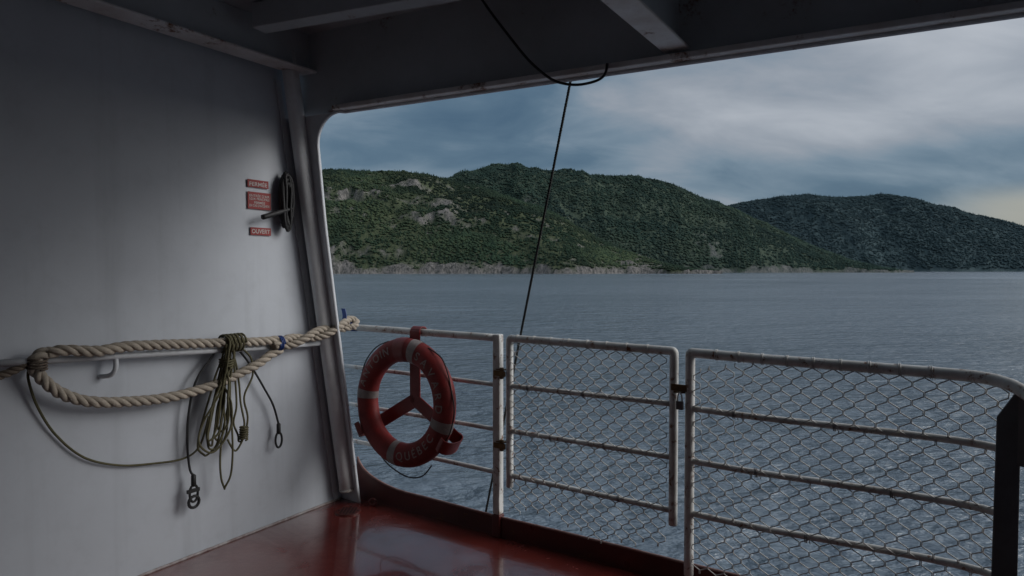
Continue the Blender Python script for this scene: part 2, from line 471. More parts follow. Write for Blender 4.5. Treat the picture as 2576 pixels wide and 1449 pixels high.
V, F = tube(P, 0.008, 6); obj('weld_seam', V, F, paint('weld', (0.42, 0.40, 0.40), dirt=(0.1, 0.03, 0.02), dirt_amt=0.9, scale=14), smooth=True, parent=wall_e)
V, F = grid_patch(lambda u, v: Wp(corner_s(v*2.65) + 0.035 + 0.035*u, v*2.65, 0.010), 1, 12)
V2, F2 = grid_patch(lambda u, v: Wp(corner_s(v*2.65) + 0.07, v*2.65, 0.010*u), 1, 12)
V, F = cat([(V, F), (V2, F2)])
obj('edge_strip', V, F, M_shell, parent=wall_e)

# leaning pipe
P = [Wp(0.135, 0.085, 0.085).lerp(Wp(0.560, 2.80, 0.085), t) for t in np.linspace(0, 1, 14)]
pipe = empty('drain_pipe', Wp(0.13, 0.085, 0.085), 'grey painted steel pipe leaning in the wall corner', 'pipe')
V, F = tube(P, 0.048, 28); obj('tube', V, F, M_pipe, smooth=True, parent=pipe)
d_ = (P[1]-P[0]).normalized()
V, F = tube([P[0]-d_*0.012, P[0]-d_*0.006, P[0]+d_*0.01], [0.035, 0.051, 0.051], 20); obj('end_cap', V, F, M_rail, smooth=True, parent=pipe)

# side shell with rounded opening
shell = empty('side_shell', Wp(corner_s(0), 0, 0.1), 'grey steel ship side with rounded open window frame', 'ship side')
Rf = 0.19
def edge_q(z):
    q = 0.165 + 0.035*z/2.4
    if z > ZH - Rf:
        a = min(1.0, (z - (ZH - Rf))/Rf); q += Rf*(1 - sqrt(max(0, 1 - a*a)))
    return q
def shell_pt(q, z):
    s = corner_s(z); base = Wp(s, z, 0)
    k = min(1, max(0, (z-1.8)/(ZH-1.8)))
    dr = (RD.lerp(HD, k)).normalized()
    return base + dr*q
zs = list(np.linspace(0, ZH-Rf, 24)) + [ZH - Rf + Rf*sin(a) for a in np.linspace(0.08, pi/2, 16)]
E = [shell_pt(edge_q(z), z) for z in zs]
nv = len(zs)
V, F = [], []
for z in zs:
    for i in range(5): V.append(shell_pt(edge_q(z)*i/4, z))
F = [(j*5+i, j*5+i+1, (j+1)*5+i+1, (j+1)*5+i) for j in range(nv-1) for i in range(4)]
OUT = Vector((0.5, 0.86, 0))
b0 = len(V)
for p in E: V += [p, p + OUT*0.018]
F += [(b0+2*i, b0+2*i+1, b0+2*i+3, b0+2*i+2) for i in range(nv-1)]
obj('jamb', V, F, M_shell, smooth=False, parent=shell)
hdrline = [hdr(x) for x in np.linspace(E[-1].x + 0.03, 6.0, 30)]
V, F = tube(E + hdrline, 0.010, 8); obj('edge_bead', V, F, M_shell, smooth=True, parent=shell)
xs_ = np.linspace(-1.42, 6.0, 60)
V = [hdr(x, ZH + 0.01, -0.0) for x in xs_] + [hdr(x, ZC, 0.0) for x in xs_]; n = len(xs_)
F = [(i, i+1, n+i+1, n+i) for i in range(n-1)]
V += [hdr(x, ZH + 0.01, 0.02) for x in xs_] + [hdr(x, ZC+0.1, 0.02) for x in xs_]
F += [(2*n+i+1, 2*n+i, 3*n+i, 3*n+i+1) for i in range(n-1)]
obj('header_web', V, F, M_ceil, parent=shell)
V, F = bar(hdr(-1.02, ZH+0.02, 0.0), hdr(6.0, ZH+0.02, 0.0), 0.11, 0.028); o = obj('header_flange', V, F, M_beam, parent=shell); bevel(o, 0.006, 2)

# deckhead
cl = [Wp(5.5, ZC), Wp(corner_s(ZC), ZC)] + [hdr(x, ZC) for x in xs_[::6]] + [Vector((6.0, -5, ZC))]
V = [tuple(p) for p in cl] + [(p.x, p.y, ZC+0.1) for p in cl]; n = len(cl)
F = [tuple(range(n)), tuple(range(n, 2*n))[::-1]] + [(i, (i+1) % n, n+(i+1) % n, n+i) for i in range(n)]
ceil = obj('ceiling', V, F, M_ceil, kind='structure', label='dark grey steel deckhead with beams and rust spots', category='ceiling')
def ibeam(name, p, q, zf, wf, ztop=ZC):
    p = Vector((p[0], p[1], 0)); q = Vector((q[0], q[1], 0))
    a = bar(p + Vector((0, 0, zf)), q + Vector((0, 0, zf)), wf, 0.014)
    w_ = bar(p + Vector((0, 0, (zf+ztop)/2+0.003)), q + Vector((0, 0, (zf+ztop)/2+0.003)), 0.012, ztop - zf - 0.012)
    return a, w_
p_, q_ = Wp(0.33, 0, 0.125), Wp(4.5, 0, 0.125)
a, w_ = ibeam('b', p_, q_, 2.70, 0.14)
V, F = a; bevel(obj('beam_flange', V, F, M_beam, parent=ceil), 0.004)
V, F = w_; obj('beam_web', V, F, M_ceil, parent=ceil)
arc = [Wp(0.33, 2.70, 0.125) + WD*(0.13*sin(t)) + Vector((0, 0, -0.13*(1-cos(t)))) for t in np.linspace(0, pi/2, 10)]
V = []
for p in arc: V += [p - RD*0.05, p + RD*0.05]
F = [(2*i, 2*i+1, 2*i+3, 2*i+2) for i in range(len(arc)-1)]
obj('bracket_knee', V, F, M_shell, parent=ceil)
top = Vector((0.735, 2.815, 0)); 
a, w_ = ibeam('b', top, top - WD*4.2, 2.50, 0.115)
V, F = a; bevel(obj('beam_flange', V, F, M_beam, parent=ceil), 0.004)
V, F = w_; obj('beam_web', V, F, M_ceil, parent=ceil)
a = bar((-1.35, 3.37, 2.86), (0.35, 2.72, 2.86), 0.10, 0.13)
V, F = a; bevel(obj('stiffener', V, F, M_ceil, parent=ceil), 0.006)
for i in range(1, 3):
    p = Wp(0.2 + 1.55*i, 0, 0.2); q = p + RD*5
    V, F = bar(p + Vector((0, 0, 2.87)), q + Vector((0, 0, 2.87)), 0.03, 0.12)
    obj('stiffener', V, F, M_ceil, parent=ceil)

V, F = box(Wp(4.6, 1.46, 2.6), RD, WD, (0, 0, 1), 2.7, 0.03, 1.46)
obj('added_rear_bulkhead', V, F, M_ceil, label='unseen grey bulkhead added behind the view to darken the deck', category='wall')  # added behind the camera to darken the left part of the wall
# side wall added out of view to keep light off the left wall
sw0 = hdr(2.45, 0, -0.06)
V, F = box(sw0 - WD*1.95 + ZV*1.46, WD, RD, (0, 0, 1), 1.95, 0.03, 1.46)
obj('added_side_bulkhead', V, F, M_ceil, label='unseen grey bulkhead added to shade the left wall', category='wall')

# coaming
def coam_z(X):
    if X < -0.62:
        t = min(1, (-0.62 - X)/0.40); return 0.11 + 0.165*(1 - sqrt(max(0, 1 - t*t)))
    return 0.11
xs2 = list(np.linspace(-1.03, -0.6, 24)) + list(np.linspace(-0.58, 6.8, 60))
V, F = [], []
nrm = Vector((0.53, 0.85, 0))
for x in xs2:
    p = Vector((x, kerb(x), 0)); z = coam_z(x)
    V += [p - nrm*0.008, p - nrm*0.008 + Vector((0, 0, z)), p + nrm*0.004 + Vector((0, 0, z)), p + nrm*0.03 - Vector((0, 0, 0.26))]
n = len(xs2)
for i in range(n-1):
    for j in range(3): F.append((4*i+j, 4*i+4+j, 4*i+5+j, 4*i+1+j))
coam = empty('deck_coaming', (-0.1, 3.56, 0), 'low dark red steel coaming along the deck edge', 'coaming')
obj('plate', V, F, M_redp, parent=coam)
P = [Vector((x, kerb(x), coam_z(x)+0.003)) - nrm*0.003 for x in xs2]
V, F = tube(P, 0.007, 8); obj('coaming_lip', V, F, paint('lip_paint', (0.30, 0.20, 0.18), dirt=(0.16, 0.03, 0.02), dirt_amt=0.9, scale=9, rust=0.06), smooth=True, parent=coam)

# drain grate
gc = Vector((-1.03, 3.90, 0.004))
drain = empty('deck_drain', gc, 'round dark drain grate set in the red deck', 'drain')
V, F = tube([gc - Vector((0, 0, 0.006)), gc + Vector((0, 0, 0.004))], 0.078, 28); obj('rim', V, F, M_redp, parent=drain)
parts = []
for i in range(-3, 4):
    for j in range(-3, 4):
        if i*i+j*j < 10: parts.append(tube([gc + Vector((i*0.02, j*0.02, 0.0045)), gc + Vector((i*0.02, j*0.02, 0.0062))], 0.007, 8))
V, F = cat(parts); obj('grate_holes', V, F, M_black, parent=drain)
pc = Vector((-0.90, 4.0, 0))
V, F = cat([tube([pc + Vector((cos(a)*0.022, 0, 0.024 + sin(a)*0.022)) for a in np.linspace(0, 2*pi, 16)[:-1]], 0.006, 8, closed=True)])
obj('pad_eye', V, F, M_redp, smooth=True, label='small red lashing ring welded to the deck', category='ring')

# ------------------------------------------------------------------ railings
RP = [(-1.150, 4.262), (-0.561, 3.872), (-0.086, 3.547), (0.429, 3.173), (0.768, 2.926), (1.045, 2.69), (1.3, 2.51), (1.518, 2.352), (1.64, 2.25), (1.695, 2.16), (1.715, 2.05), (1.70, 1.93)]
rpath = resample(catmull([(a_, b_, 0) for a_, b_ in RP], 10), 0.01)
rl = [0.0]
for i in range(1, len(rpath)): rl.append(rl[-1] + (rpath[i]-rpath[i-1]).length)
rxs = [p.x for p in rpath]
def rail_at(a_):
    i = min(len(rpath)-2, max(0, int(np.searchsorted(rl, a_)) - 1)); t = (a_-rl[i])/max(1e-6, rl[i+1]-rl[i])
    return rpath[i].lerp(rpath[i+1], t)
def a_of_x(X):
    i = int(np.argmax(np.array(rxs[:-30]) >= X)); return rl[i]
def rail_seg(a0, a1, z0, z1=None, n=14):
    z1 = z0 if z1 is None else z1
    return [rail_at(a0 + (a1-a0)*i/n) + Vector((0, 0, z0 + (z1-z0)*i/n)) for i in range(n+1)]
aB = a_of_x(-0.086); aG0 = a_of_x(-0.017)-0.028; aG1 = a_of_x(0.755); aH0 = a_of_x(0.822); aEnd = a_of_x(1.645)

r1 = empty('guard_rail', rail_at(aB), 'white rusty guard rail fixed to a deck post', 'railing')
V, F = tube(rail_seg(-0.0, aB-0.01, 1.136), 0.0215, 14); obj('top_rail', V, F, M_rail, smooth=True, parent=r1)
for z in (0.868, 0.612, 0.365):
    V, F = tube(rail_seg(-0.0, aB-0.01, z), 0.0135, 10); obj('bar', V, F, M_rail, smooth=True, parent=r1)
pB = rail_at(aB)
V, F = bar(pB + Vector((0, 0, 0.13)), pB + Vector((0, 0, 1.158)), 0.046, 0.046, up=RD); bevel(obj('post', V, F, M_rail, parent=r1), 0.006, 2)
V, F = bar(pB + Vector((0, 0, 0.0)), pB + Vector((0, 0, 0.129)), 0.052, 0.052, up=RD); bevel(obj('post_base', V, F, M_redp, parent=r1), 0.006, 2)

def rounded_frame(a0, a1, ztop, zb0, zb1, rr=0.010):
    P = []
    P += [rail_at(a0) + Vector((0, 0, z)) for z in np.linspace(zb0, ztop-rr*1.5, 10)]
    P += [rail_at(a0 + rr*(1-cos(t))) + Vector((0, 0, ztop - rr + rr*sin(t))) for t in np.linspace(0.3, pi/2-0.1, 4)]
    P += [rail_at(a) + Vector((0, 0, ztop)) for a in np.linspace(a0+rr*1.6, a1-rr*1.6, 16)]
    if zb1 is not None:
        P += [rail_at(a1 - rr*(1-sin(t))) + Vector((0, 0, ztop - rr + rr*cos(t))) for t in np.linspace(0.1, pi/2-0.3, 4)]
        P += [rail_at(a1) + Vector((0, 0, z)) for z in np.linspace(ztop-rr*1.5, zb1, 10)]
    return P

def chain(a0, a1, z0fn, z1fn, c=0.0385, dz=0.0345, r=0.0025, off=-0.012, bul=0.008, seed=0):
    parts = []; nI = int((a1-a0)/c)
    for i in range(nI):
        pts = []; zc0 = z0fn(a0+i*c); zc1 = z1fn(a0+i*c); j0 = int(zc0/dz); j1 = int(zc1/dz)
        for j in range(j0, j1+1):
            right = ((i + j) % 2 == 0)
            a_ = a0 + (i+1)*c if right else a0 + i*c
            z = j*dz + (zc1 - int(zc1/dz)*dz)*(j-j0)/max(1, j1-j0)
            w_a = 0.005*noise.noise(Vector((a_*5+seed, z*5, 1.0))); w_z = 0.005*noise.noise(Vector((a_*4, z*3+seed, 5.0)))
            w_n = bul*noise.noise(Vector((a_*3+seed, z*3, 9.0)))
            p = rail_at(a_+w_a); t = (rail_at(a_+0.02)-rail_at(a_-0.02)).normalized(); nn = Vector((t.y, -t.x, 0))
            base = p + Vector((0, 0, z+w_z)) + nn*(-off + w_n)
            s_ = 1 if right else -1
            pts.append(base - t*(s_*0.0022) + Vector((0, 0, -0.0080)) + nn*0.002)
            pts.append(base - t*(s_*0.0022) + Vector((0, 0, 0.0080)) - nn*0.002)
        if len(pts) > 3: parts.append(tube(pts, r, 5))
    return cat(parts)
def add_ties(lst, parent, mat):
    for a, z, rr in lst:
        p = rail_at(a) + Vector((0, 0, z))
        V, F = tube([p + WD*(cos(t)*rr) + ZV*(sin(t)*rr) + RD*(0.006*t/6) for t in np.linspace(0, 4*pi, 24)] + [p + WD*rr*1.1 + RD*0.02 - ZV*0.03], 0.0020, 5)
        obj('wire_tie', V, F, mat, smooth=True, parent=parent)

g = empty('railing_gate', rail_at(aG0), 'white tubular gate with chain link mesh hanging on a post', 'gate')
V, F = tube(rounded_frame(aG0+0.03, aG1, 1.140, 0.30, 0.315), 0.0205, 14); obj('frame', V, F, M_rail, smooth=True, parent=g)
for z in (0.872, 0.618, 0.365):
    V, F = tube(rail_seg(aG0+0.03, aG1, z, z+0.018), 0.014, 10); obj('bar', V, F, M_rail, smooth=True, parent=g)
V, F = chain(aG0+0.035, aG1-0.0, lambda a: 0.20+0.03*sin(a*9), lambda a: 1.128, seed=3); obj('chain_link_mesh', V, F, M_galv, smooth=True, parent=g)
add_ties([(aG0+0.15, 0.873, 0.017), (aG0+0.5, 0.88, 0.017), (aG0+0.62, 0.63, 0.017), (aG0+0.3, 0.62, 0.017), (aG0+0.7, 0.38, 0.017)], g, M_dark)
add_ties([(aG0+0.08+0.11*i, 1.14, 0.022) for i in range(8)], g, M_galv)
for z in (0.94, 0.53):
    p = rail_at(aB + 0.034) + Vector((0, 0, z)) - WD*0.012
    V, F = cat([tube([p - Vector((0, 0, 0.032)), p - Vector((0, 0, 0.028)), p + Vector((0, 0, 0.028)), p + Vector((0, 0, 0.032))], [0.008, 0.013, 0.013, 0.008], 12),
                bar(p - RD*0.045 - WD*0.014 , p + RD*0.035 - WD*0.014, 0.006, 0.03), bar(p - RD*0.03 + Vector((0, 0, 0.022)), p + RD*0.03+ Vector((0, 0, 0.022)), 0.03, 0.006)])
    obj('hinge', V, F, M_brass, smooth=False, parent=g)

g2 = empty('mesh_railing', rail_at(aH0), 'long white railing with chain link mesh curving at its end', 'railing')
P = rounded_frame(aH0, aEnd+0.02, 1.140, 0.10, None)
P += [rail_at(a)+Vector((0, 0, z)) for a, z in zip(np.linspace(aEnd+0.05, rl[-1], 12), [1.138, 1.136, 1.132, 1.128, 1.12, 1.11, 1.10, 1.085, 1.07, 1.05, 1.03, 1.0])]
V, F = tube(P, 0.022, 14); obj('frame', V, F, M_rail, smooth=True, parent=g2)
for z0, z1 in ((0.882, 0.902), (0.637, 0.676), (0.392, 0.452)):
    V, F = tube(rail_seg(aH0, aEnd+0.13, z0, z1), 0.0145, 10); obj('bar', V, F, M_rail, smooth=True, parent=g2)
V, F = chain(aH0+0.02, aEnd+0.13, lambda a: 0.17, lambda a: 1.06+0.068*min(1, max(0, (a-aH0)/0.30)), seed=8, bul=0.013); obj('chain_link_mesh', V, F, M_galv, smooth=True, parent=g2)
add_ties([(aH0+a, z, rr) for a, z, rr in [(0.2, 0.885, 0.018), (0.6, 0.89, 0.018), (0.3, 0.645, 0.018), (0.8, 0.66, 0.018), (0.5, 0.41, 0.018)]], g2, M_dark)
add_ties([(aH0+0.12+0.1*i, 1.14, 0.024) for i in range(9)], g2, M_galv)
pl = rail_at((aG1+aH0)/2)
la = empty('gate_latch', pl + Vector((0, 0, 0.9)), 'rusty latch with small padlock between two gate posts', 'latch')
V, F = cat([bar(pl - RD*0.045 + Vector((0, 0, 0.975)) - WD*0.02, pl + RD*0.04 + Vector((0, 0, 0.975)) - WD*0.02, 0.008, 0.03), bar(pl - RD*0.03 + Vector((0, 0, 0.955)) - WD*0.02, pl + RD*0.02 + Vector((0, 0, 0.955)) - WD*0.02, 0.02, 0.008)])
obj('hasp', V, F, M_brass, parent=la)
V, F = bar(pl + Vector((0, 0, 0.875)) - WD*0.03, pl + Vector((0, 0, 0.915)) - WD*0.03, 0.034, 0.016, up=WD); bevel(obj('padlock_body', V, F, M_dark, parent=la), 0.004, 2)
V, F = tube([pl - WD*0.03 + RD*(0.011*cos(t)) + Vector((0, 0, 0.915 + 0.04*max(0, sin(t)))) for t in np.linspace(0, pi, 12)], 0.0035, 8); obj('padlock_shackle', V, F, M_galv, smooth=True, parent=la)

# dark steel end plate
ep = empty('end_post', (1.66, 2.11, 0), 'dark grey steel plate post at the railing end', 'post')
q0 = Vector((1.653, 2.12, 0)); q1 = Vector((1.712, 2.090, 0)); th = Vector((0.35, 0.6, 0)).normalized()*0.010
prof = [(-0.16, 0), (1, 0), (1, 1.11), (0.9, 1.125), (0, 1.02)]
V = [q0 + (q1-q0)*u + Vector((0, 0, z)) for u, z in prof] + [(q0 + (q1-q0)*u) + Vector((0, 0, z)) + th for u, z in prof]
n = 5; F = [tuple(range(n)), tuple(range(n, 2*n))[::-1]] + [(i, n+i, n+(i+1) % n, (i+1) % n) for i in range(n)]
bevel(obj('plate', V, F, M_dark, parent=ep), 0.003, 2)
V, F = bar(q1 + ZV*0.86, q1 + ZV*1.10, 0.05, 0.009, up=Vector((0.86, 0.5, 0))); bevel(obj('gusset', V, F, M_dark, parent=ep), 0.002, 1)

# ------------------------------------------------------------------ lifebuoy
BC = Vector((-0.655, 3.79, 0.718))
tn = (Vector((-0.086, 3.547, 0)) - Vector((-1.15, 4.262, 0))).normalized(); fn = Vector((tn.y, -tn.x, 0))   # fn faces the deck
tilt = radians(4); ax_u = (ZV*cos(tilt) + fn*(-sin(tilt))).normalized(); ax_f = tn.cross(ax_u).normalized()
if ax_f.dot(fn) < 0: ax_f = -ax_f
Rc, rt, rd = 0.318, 0.072, 0.058
def torus_pt(th_, ph, k=1.0):
    d = tn*cos(th_) + ax_u*sin(th_)
    rr = 1 + 0.018*noise.noise(Vector((cos(th_)*2.5, sin(th_)*2.5, ph)))
    return BC + d*(Rc + sin(ph)*rt*k*rr) + ax_f*(cos(ph)*rd*k*rr)
def ring_patch(t0, t1, nt_, np_, k, p0=0, p1=2*pi):
    closed_t = abs(t1-t0-2*pi) < 1e-6; V = []
    nT = nt_ if closed_t else nt_+1
    for i in range(nT):
        for j in range(np_ + (0 if abs(p1-p0-2*pi) < 1e-6 else 1)): V.append(torus_pt(t0+(t1-t0)*i/nt_, p0+(p1-p0)*j/np_, k))
    m_ = np_ if abs(p1-p0-2*pi) < 1e-6 else np_+1; F = []
    for i in range(nt_):
        for j in range(np_):
            F.append((i*m_+j, ((i+1) % nT)*m_+j, ((i+1) % nT)*m_+(j+1) % m_, i*m_+(j+1) % m_))
    return V, F
lb = empty('lifebuoy', BC - ZV*0.39, 'red ring lifebuoy with white bands and lettering on railing bracket', 'lifebuoy')
V, F = ring_patch(0, 2*pi, 96, 24, 1.0); obj('ring', V, F, M_buoy, smooth=True, parent=lb)
for deg in (76, 176, 262, 343):
    t0 = radians(deg-5); V, F = ring_patch(t0, t0+radians(10), 6, 24, 1.022); obj('reflective_band', V, F, M_reflect, smooth=True, parent=lb)
def arc_text(txt, start, end, size, flip=False):
    parts = []
    meas = []
    for ch in txt:
        V, F = text_mesh(ch, size, fine=0.010); xs = [v.x for v in V]; ys = [v.y for v in V]
        x0_, x1_ = min(xs), max(xs)
        meas.append(([Vector((v.x - (x0_+x1_)/2, v.y, 0)) for v in V], F, x1_-x0_))
    tot = sum(m_[2] for m_ in meas); arc_len = abs(radians(end-start))*Rc; gap = (arc_len - tot)/(len(txt)-1)
    cur = 0.0; sg = 1 if end > start else -1
    for V, F, w_ in meas:
        th0 = radians(start) + sg*(cur + w_/2)/Rc; cur += w_ + gap
        V2 = []
        for v in V:
            if not flip: a_ = th0 - v.x/Rc; ph = v.y/rt*1.0
            else: a_ = th0 + v.x/Rc; ph = -v.y/rt*1.0
            V2.append(torus_pt(a_, ph, 1.035))
        parts.append((V2, F))
    return cat(parts)
for txt, s0, s1, fl in (('ANTOIN', 167, 108, False), ('SAVARD', 67, -4, False), ('QUÉBEC', 271, 330, True)):
    V, F = arc_text(txt, s0, s1, 0.068, fl); obj('lettering', V, F, M_bufflet, parent=lb, label='faded white letters reading '+txt)
V, F = ring_patch(radians(87), radians(102), 8, 24, 1.05); obj('strap', V, F, M_bracket, smooth=True, parent=lb)
seq = [(62, 1.0), (45, 1.35), (30, 1.15), (18, 1.0), (0, 1.2), (-18, 1.15), (-30, 1.0)]
pts = [torus_pt(radians(d_), 1.35, k) for d_, k in seq]
pts2 = [torus_pt(radians(d_), 1.45, k) for d_, k in [(112, 1.0), (128, 1.2), (145, 1.25), (160, 1.1), (172, 1.0), (195, 1.15), (215, 1.15), (235, 1.0)]]
V, F = cat([tube(catmull(p, 8), 0.004, 7) for p in (pts, pts2)]); obj('grab_line', V, F, M_black, smooth=True, parent=lb)

bk = empty('lifebuoy_bracket', BC - ZV*0.2 - fn*0.09, 'red three armed steel holder bolted to the railing', 'bracket')
bc = BC - fn*0.085 - ax_u*0.0 + tn*0.01
def arm(p, q, w=0.085):
    return bar(p, q, w, 0.01, up=fn)
topp = bc + ZV*0.43; d1 = (tn*(-0.86) - ZV*0.50).normalized(); d2 = (tn*0.86 - ZV*0.50).normalized()
V, F = cat([arm(bc - ZV*0.02, topp), arm(bc, bc + d1*0.40), arm(bc + fn*0.0025, bc + d2*0.40 + fn*0.0025)]); bevel(obj('arms', V, F, M_bracket, parent=bk), 0.003, 1)
hk = [topp + fn*0.0, topp + ZV*0.012 - fn*0.005, topp + ZV*0.025 - fn*0.03, topp + ZV*0.012 - fn*0.065, topp - ZV*0.04 - fn*0.07]
def ribbon(P, side, w, th_):
    P = [Vector(p) for p in P]; V, F = [], []
    for i, p in enumerate(P):
        t = (P[min(i+1, len(P)-1)]-P[max(i-1, 0)]).normalized(); nn = t.cross(side).normalized()
        V += [p - side*w/2, p + side*w/2, p + side*w/2 + nn*th_, p - side*w/2 + nn*th_]
    for i in range(len(P)-1):
        for j in range(4): F.append((4*i+j, 4*i+(j+1) % 4, 4*i+4+(j+1) % 4, 4*i+4+j))
    F += [(0, 3, 2, 1), tuple(4*(len(P)-1)+j for j in range(4))]
    return V, F
V, F = ribbon(catmull(hk, 5), tn, 0.075, 0.006); obj('rail_hook', V, F, M_bracket, parent=bk)
for d in (d1, d2):
    side = d.cross(fn).normalized(); e = bc + d*0.40
    cur = [e - d*0.02, e + d*0.015 + fn*0.01, e + d*0.035 + fn*0.06, e + d*0.03 + fn*0.125, e + d*0.0 + fn*0.155, e - d*0.03 + fn*0.15]
    V, F = ribbon(catmull(cur, 5), side, 0.085, 0.006); obj('cradle_hook', V, F, M_bracket, parent=bk)
lp = catmull([BC + tn*(-0.26) - ZV*0.30 - fn*0.05, BC + tn*(-0.25) - ZV*0.37 - fn*0.04, BC + tn*(-0.15) - ZV*0.43 - fn*0.03, BC + tn*0.02 - ZV*0.455, BC + tn*0.14 - ZV*0.43, BC + tn*0.20 - ZV*0.36 - fn*0.02], 8)
V, F = tube(lp, 0.0045, 7); obj('lanyard', V, F, M_black, smooth=True, parent=bk)

# ------------------------------------------------------------------ handrail & ropes on the wall
hr = empty('handrail', Wp(1.5, 1.1, 0), 'grey painted handrail pipe bracketed to the wall', 'handrail')
V, F = tube([Wp(2.0, 1.140, 0.07), Wp(1.518, 1.118, 0.07), Wp(0.9, 1.085, 0.07), Wp(0.33, 1.062, 0.07)], 0.016, 12); obj('rail', V, F, M_shell, smooth=True, parent=hr)
for s in (1.52, 0.60):
    P = catmull([Wp(s, 1.11, 0.07), Wp(s+0.002, 1.06, 0.07), Wp(s+0.012, 1.03, 0.05), Wp(s+0.03, 1.022, 0.02), Wp(s+0.04, 1.022, 0.0)], 6)
    V, F = tube(P, 0.011, 10); obj('rail_bracket', V, F, M_shell, smooth=True, parent=hr)

rp = empty('mooring_rope', Wp(1.1, 0.88, 0.08), 'thick twisted beige rope looped along the wall handrail', 'rope')
Rr = 0.026
up_ = [Wp(1.80, 1.165, 0.09), Wp(1.74, 1.172, 0.11), Wp(1.62, 1.155, 0.12), Wp(1.50, 1.162, 0.11), Wp(1.316, 1.153, 0.105), Wp(1.002, 1.132, 0.10), Wp(0.80, 1.118, 0.10), Wp(0.64, 1.115, 0.10)]
lo_ = [Wp(0.64, 1.06, 0.10), Wp(0.72, 1.03, 0.10), Wp(0.80, 0.989, 0.10), Wp(0.99, 0.925, 0.09), Wp(1.158, 0.893, 0.085), Wp(1.32, 0.883, 0.08), Wp(1.504, 0.899, 0.08), Wp(1.638, 0.925, 0.08), Wp(1.74, 0.975, 0.08), Wp(1.81, 1.045, 0.08), Wp(1.85, 1.12, 0.08), Wp(1.83, 1.16, 0.09), Wp(1.80, 1.165, 0.09)]
V, F = laid_rope(catmull(up_, 10), Rr, 0.135); obj('upper_strand', V, F, M_rope, smooth=True, parent=rp)
V, F = laid_rope(catmull(lo_, 10), Rr, 0.135, phase=1); obj('lower_loop', V, F, M_rope, smooth=True, parent=rp)
core = catmull([Wp(0.70, 1.085, 0.10), Wp(0.60, 1.095, 0.10), Wp(0.45, 1.118, 0.115), Wp(0.32, 1.145, 0.14), Wp(0.22, 1.165, 0.15), Wp(0.16, 1.175, 0.14)], 10)
C = resample(core, 0.012); T_, U_ = frames(C); L = len(C); ends = []
for s in range(2):
    Q = []
    for i, p in enumerate(C):
        a = 1.6 + s*pi - 2*pi*i*0.012/0.42; w_ = T_[i].cross(U_[i]); k = 0.021
        Q.append(p + U_[i]*(cos(a)*k) + w_*(sin(a)*k))
    V, F = laid_rope(Q, 0.024, 0.12, phase=s); obj('doubled_strand', V, F, M_rope, smooth=True, parent=rp); ends.append(Q[-1])
tt = T_[-1]; mid_ = (ends[0]+ends[1])/2
bight = [ends[0] - tt*0.01, ends[0] + tt*0.035 + (ends[0]-mid_)*0.4, mid_ + tt*0.080, ends[1] + tt*0.035 + (ends[1]-mid_)*0.4, ends[1] - tt*0.01]
V, F = laid_rope(catmull(bight, 8), 0.023, 0.11); obj('rope_bight', V, F, M_rope, smooth=True, parent=rp)
def wrap(c, d, R, n_, r, step):
    d = Vector(d).normalized(); u = d.cross(ZV).normalized() if abs(d.dot(ZV)) < 0.99 else RD.copy(); w_ = d.cross(u)
    return tube([Vector(c) + d*(step*(t/(2*pi)) - step*n_/2) + u*(cos(t)*R) + w_*(sin(t)*R) for t in np.linspace(0, 2*pi*n_, 14*n_)], r, 6)
V, F = wrap(Wp(0.655, 1.095, 0.10), WD, 0.042, 3, 0.0045, 0.010); obj('blue_whipping', V, F, M_blue, smooth=True, parent=rp)
V, F = cat([wrap(Wp(1.835, 1.12, 0.08), ZV, 0.034, 4, 0.005, 0.012)]); obj('end_seizing', V, F, M_thin, smooth=True, parent=rp)
bt = Wp(0.19, 1.19, 0.13)
V, F = ribbon(catmull([bt, bt + ZV*0.045 + RD*0.004, bt + ZV*0.085 - RD*0.008], 5), RD, 0.035, 0.004); obj('blue_tape', V, F, M_blue, parent=rp)
V, F = cat([tube([rail_at(0.03)+ZV*1.136, rail_at(0.13)+ZV*1.136], 0.0265, 12), wrap(rail_at(0.05)+ZV*1.15, RD, 0.036, 2, 0.006, 0.014)]); obj('blue_tape', V, F, M_blue, smooth=True, parent=rp)
V, F = laid_rope(catmull([Wp(2.15, 1.04, 0.06), Wp(1.96, 1.085, 0.06), Wp(1.88, 1.12, 0.07), Wp(1.83, 1.15, 0.07)], 8), 0.018, 0.08); obj('rope_tail', V, F, M_thin, smooth=True, parent=rp)

# green coil
gr = []; RG = 0.0055
def loop(top, bot, w, o, lean=0.0):
    (s0, z0), (s1, z1) = top, bot; P = []
    for t in np.linspace(0, 2*pi, 18)[:-1]:
        k = (1 - cos(t))/2; s = s0 + (s1-s0)*k + w*sin(t)*(0.2 + 0.95*k*k); z = z0 + (z1-z0)*k
        P.append(Wp(s + random.uniform(-.010, .010), z + random.uniform(-.010, .010), o + 0.012*sin(2*t) + random.uniform(-.005, .005)))
    return tube(catmull(P, 5, closed=True), RG, 7, closed=True)
for top, bot, w, o in [((0.97, 1.15), (1.07, 0.57), 0.060, 0.095), ((0.96, 1.155), (1.08, 0.62), 0.04, 0.115), ((0.98, 1.14), (1.10, 0.54), 0.080, 0.08), ((0.945, 1.15), (1.00, 0.345), 0.035, 0.10),
                       ((0.99, 1.15), (1.03, 0.66), 0.035, 0.13), ((0.93, 1.14), (0.90, 0.57), 0.022, 0.09), ((0.96, 1.15), (1.02, 0.60), 0.050, 0.09), ((0.97, 1.15), (1.09, 0.60), 0.030, 0.105)]:
    gr.append(loop(top, bot, w, o))
for i in range(5):
    c = Wp(0.985 - 0.022*i, 1.125, 0.085); gr.append(wrap(c, WD, 0.047, 2, RG, 0.016))
gr.append(wrap(Wp(0.985, 1.02, 0.10), ZV, 0.032, 4, RG, 0.013))
gr.append(wrap(Wp(0.885, 0.62, 0.10), ZV + RD*0.1, 0.020, 6, RG, 0.013))
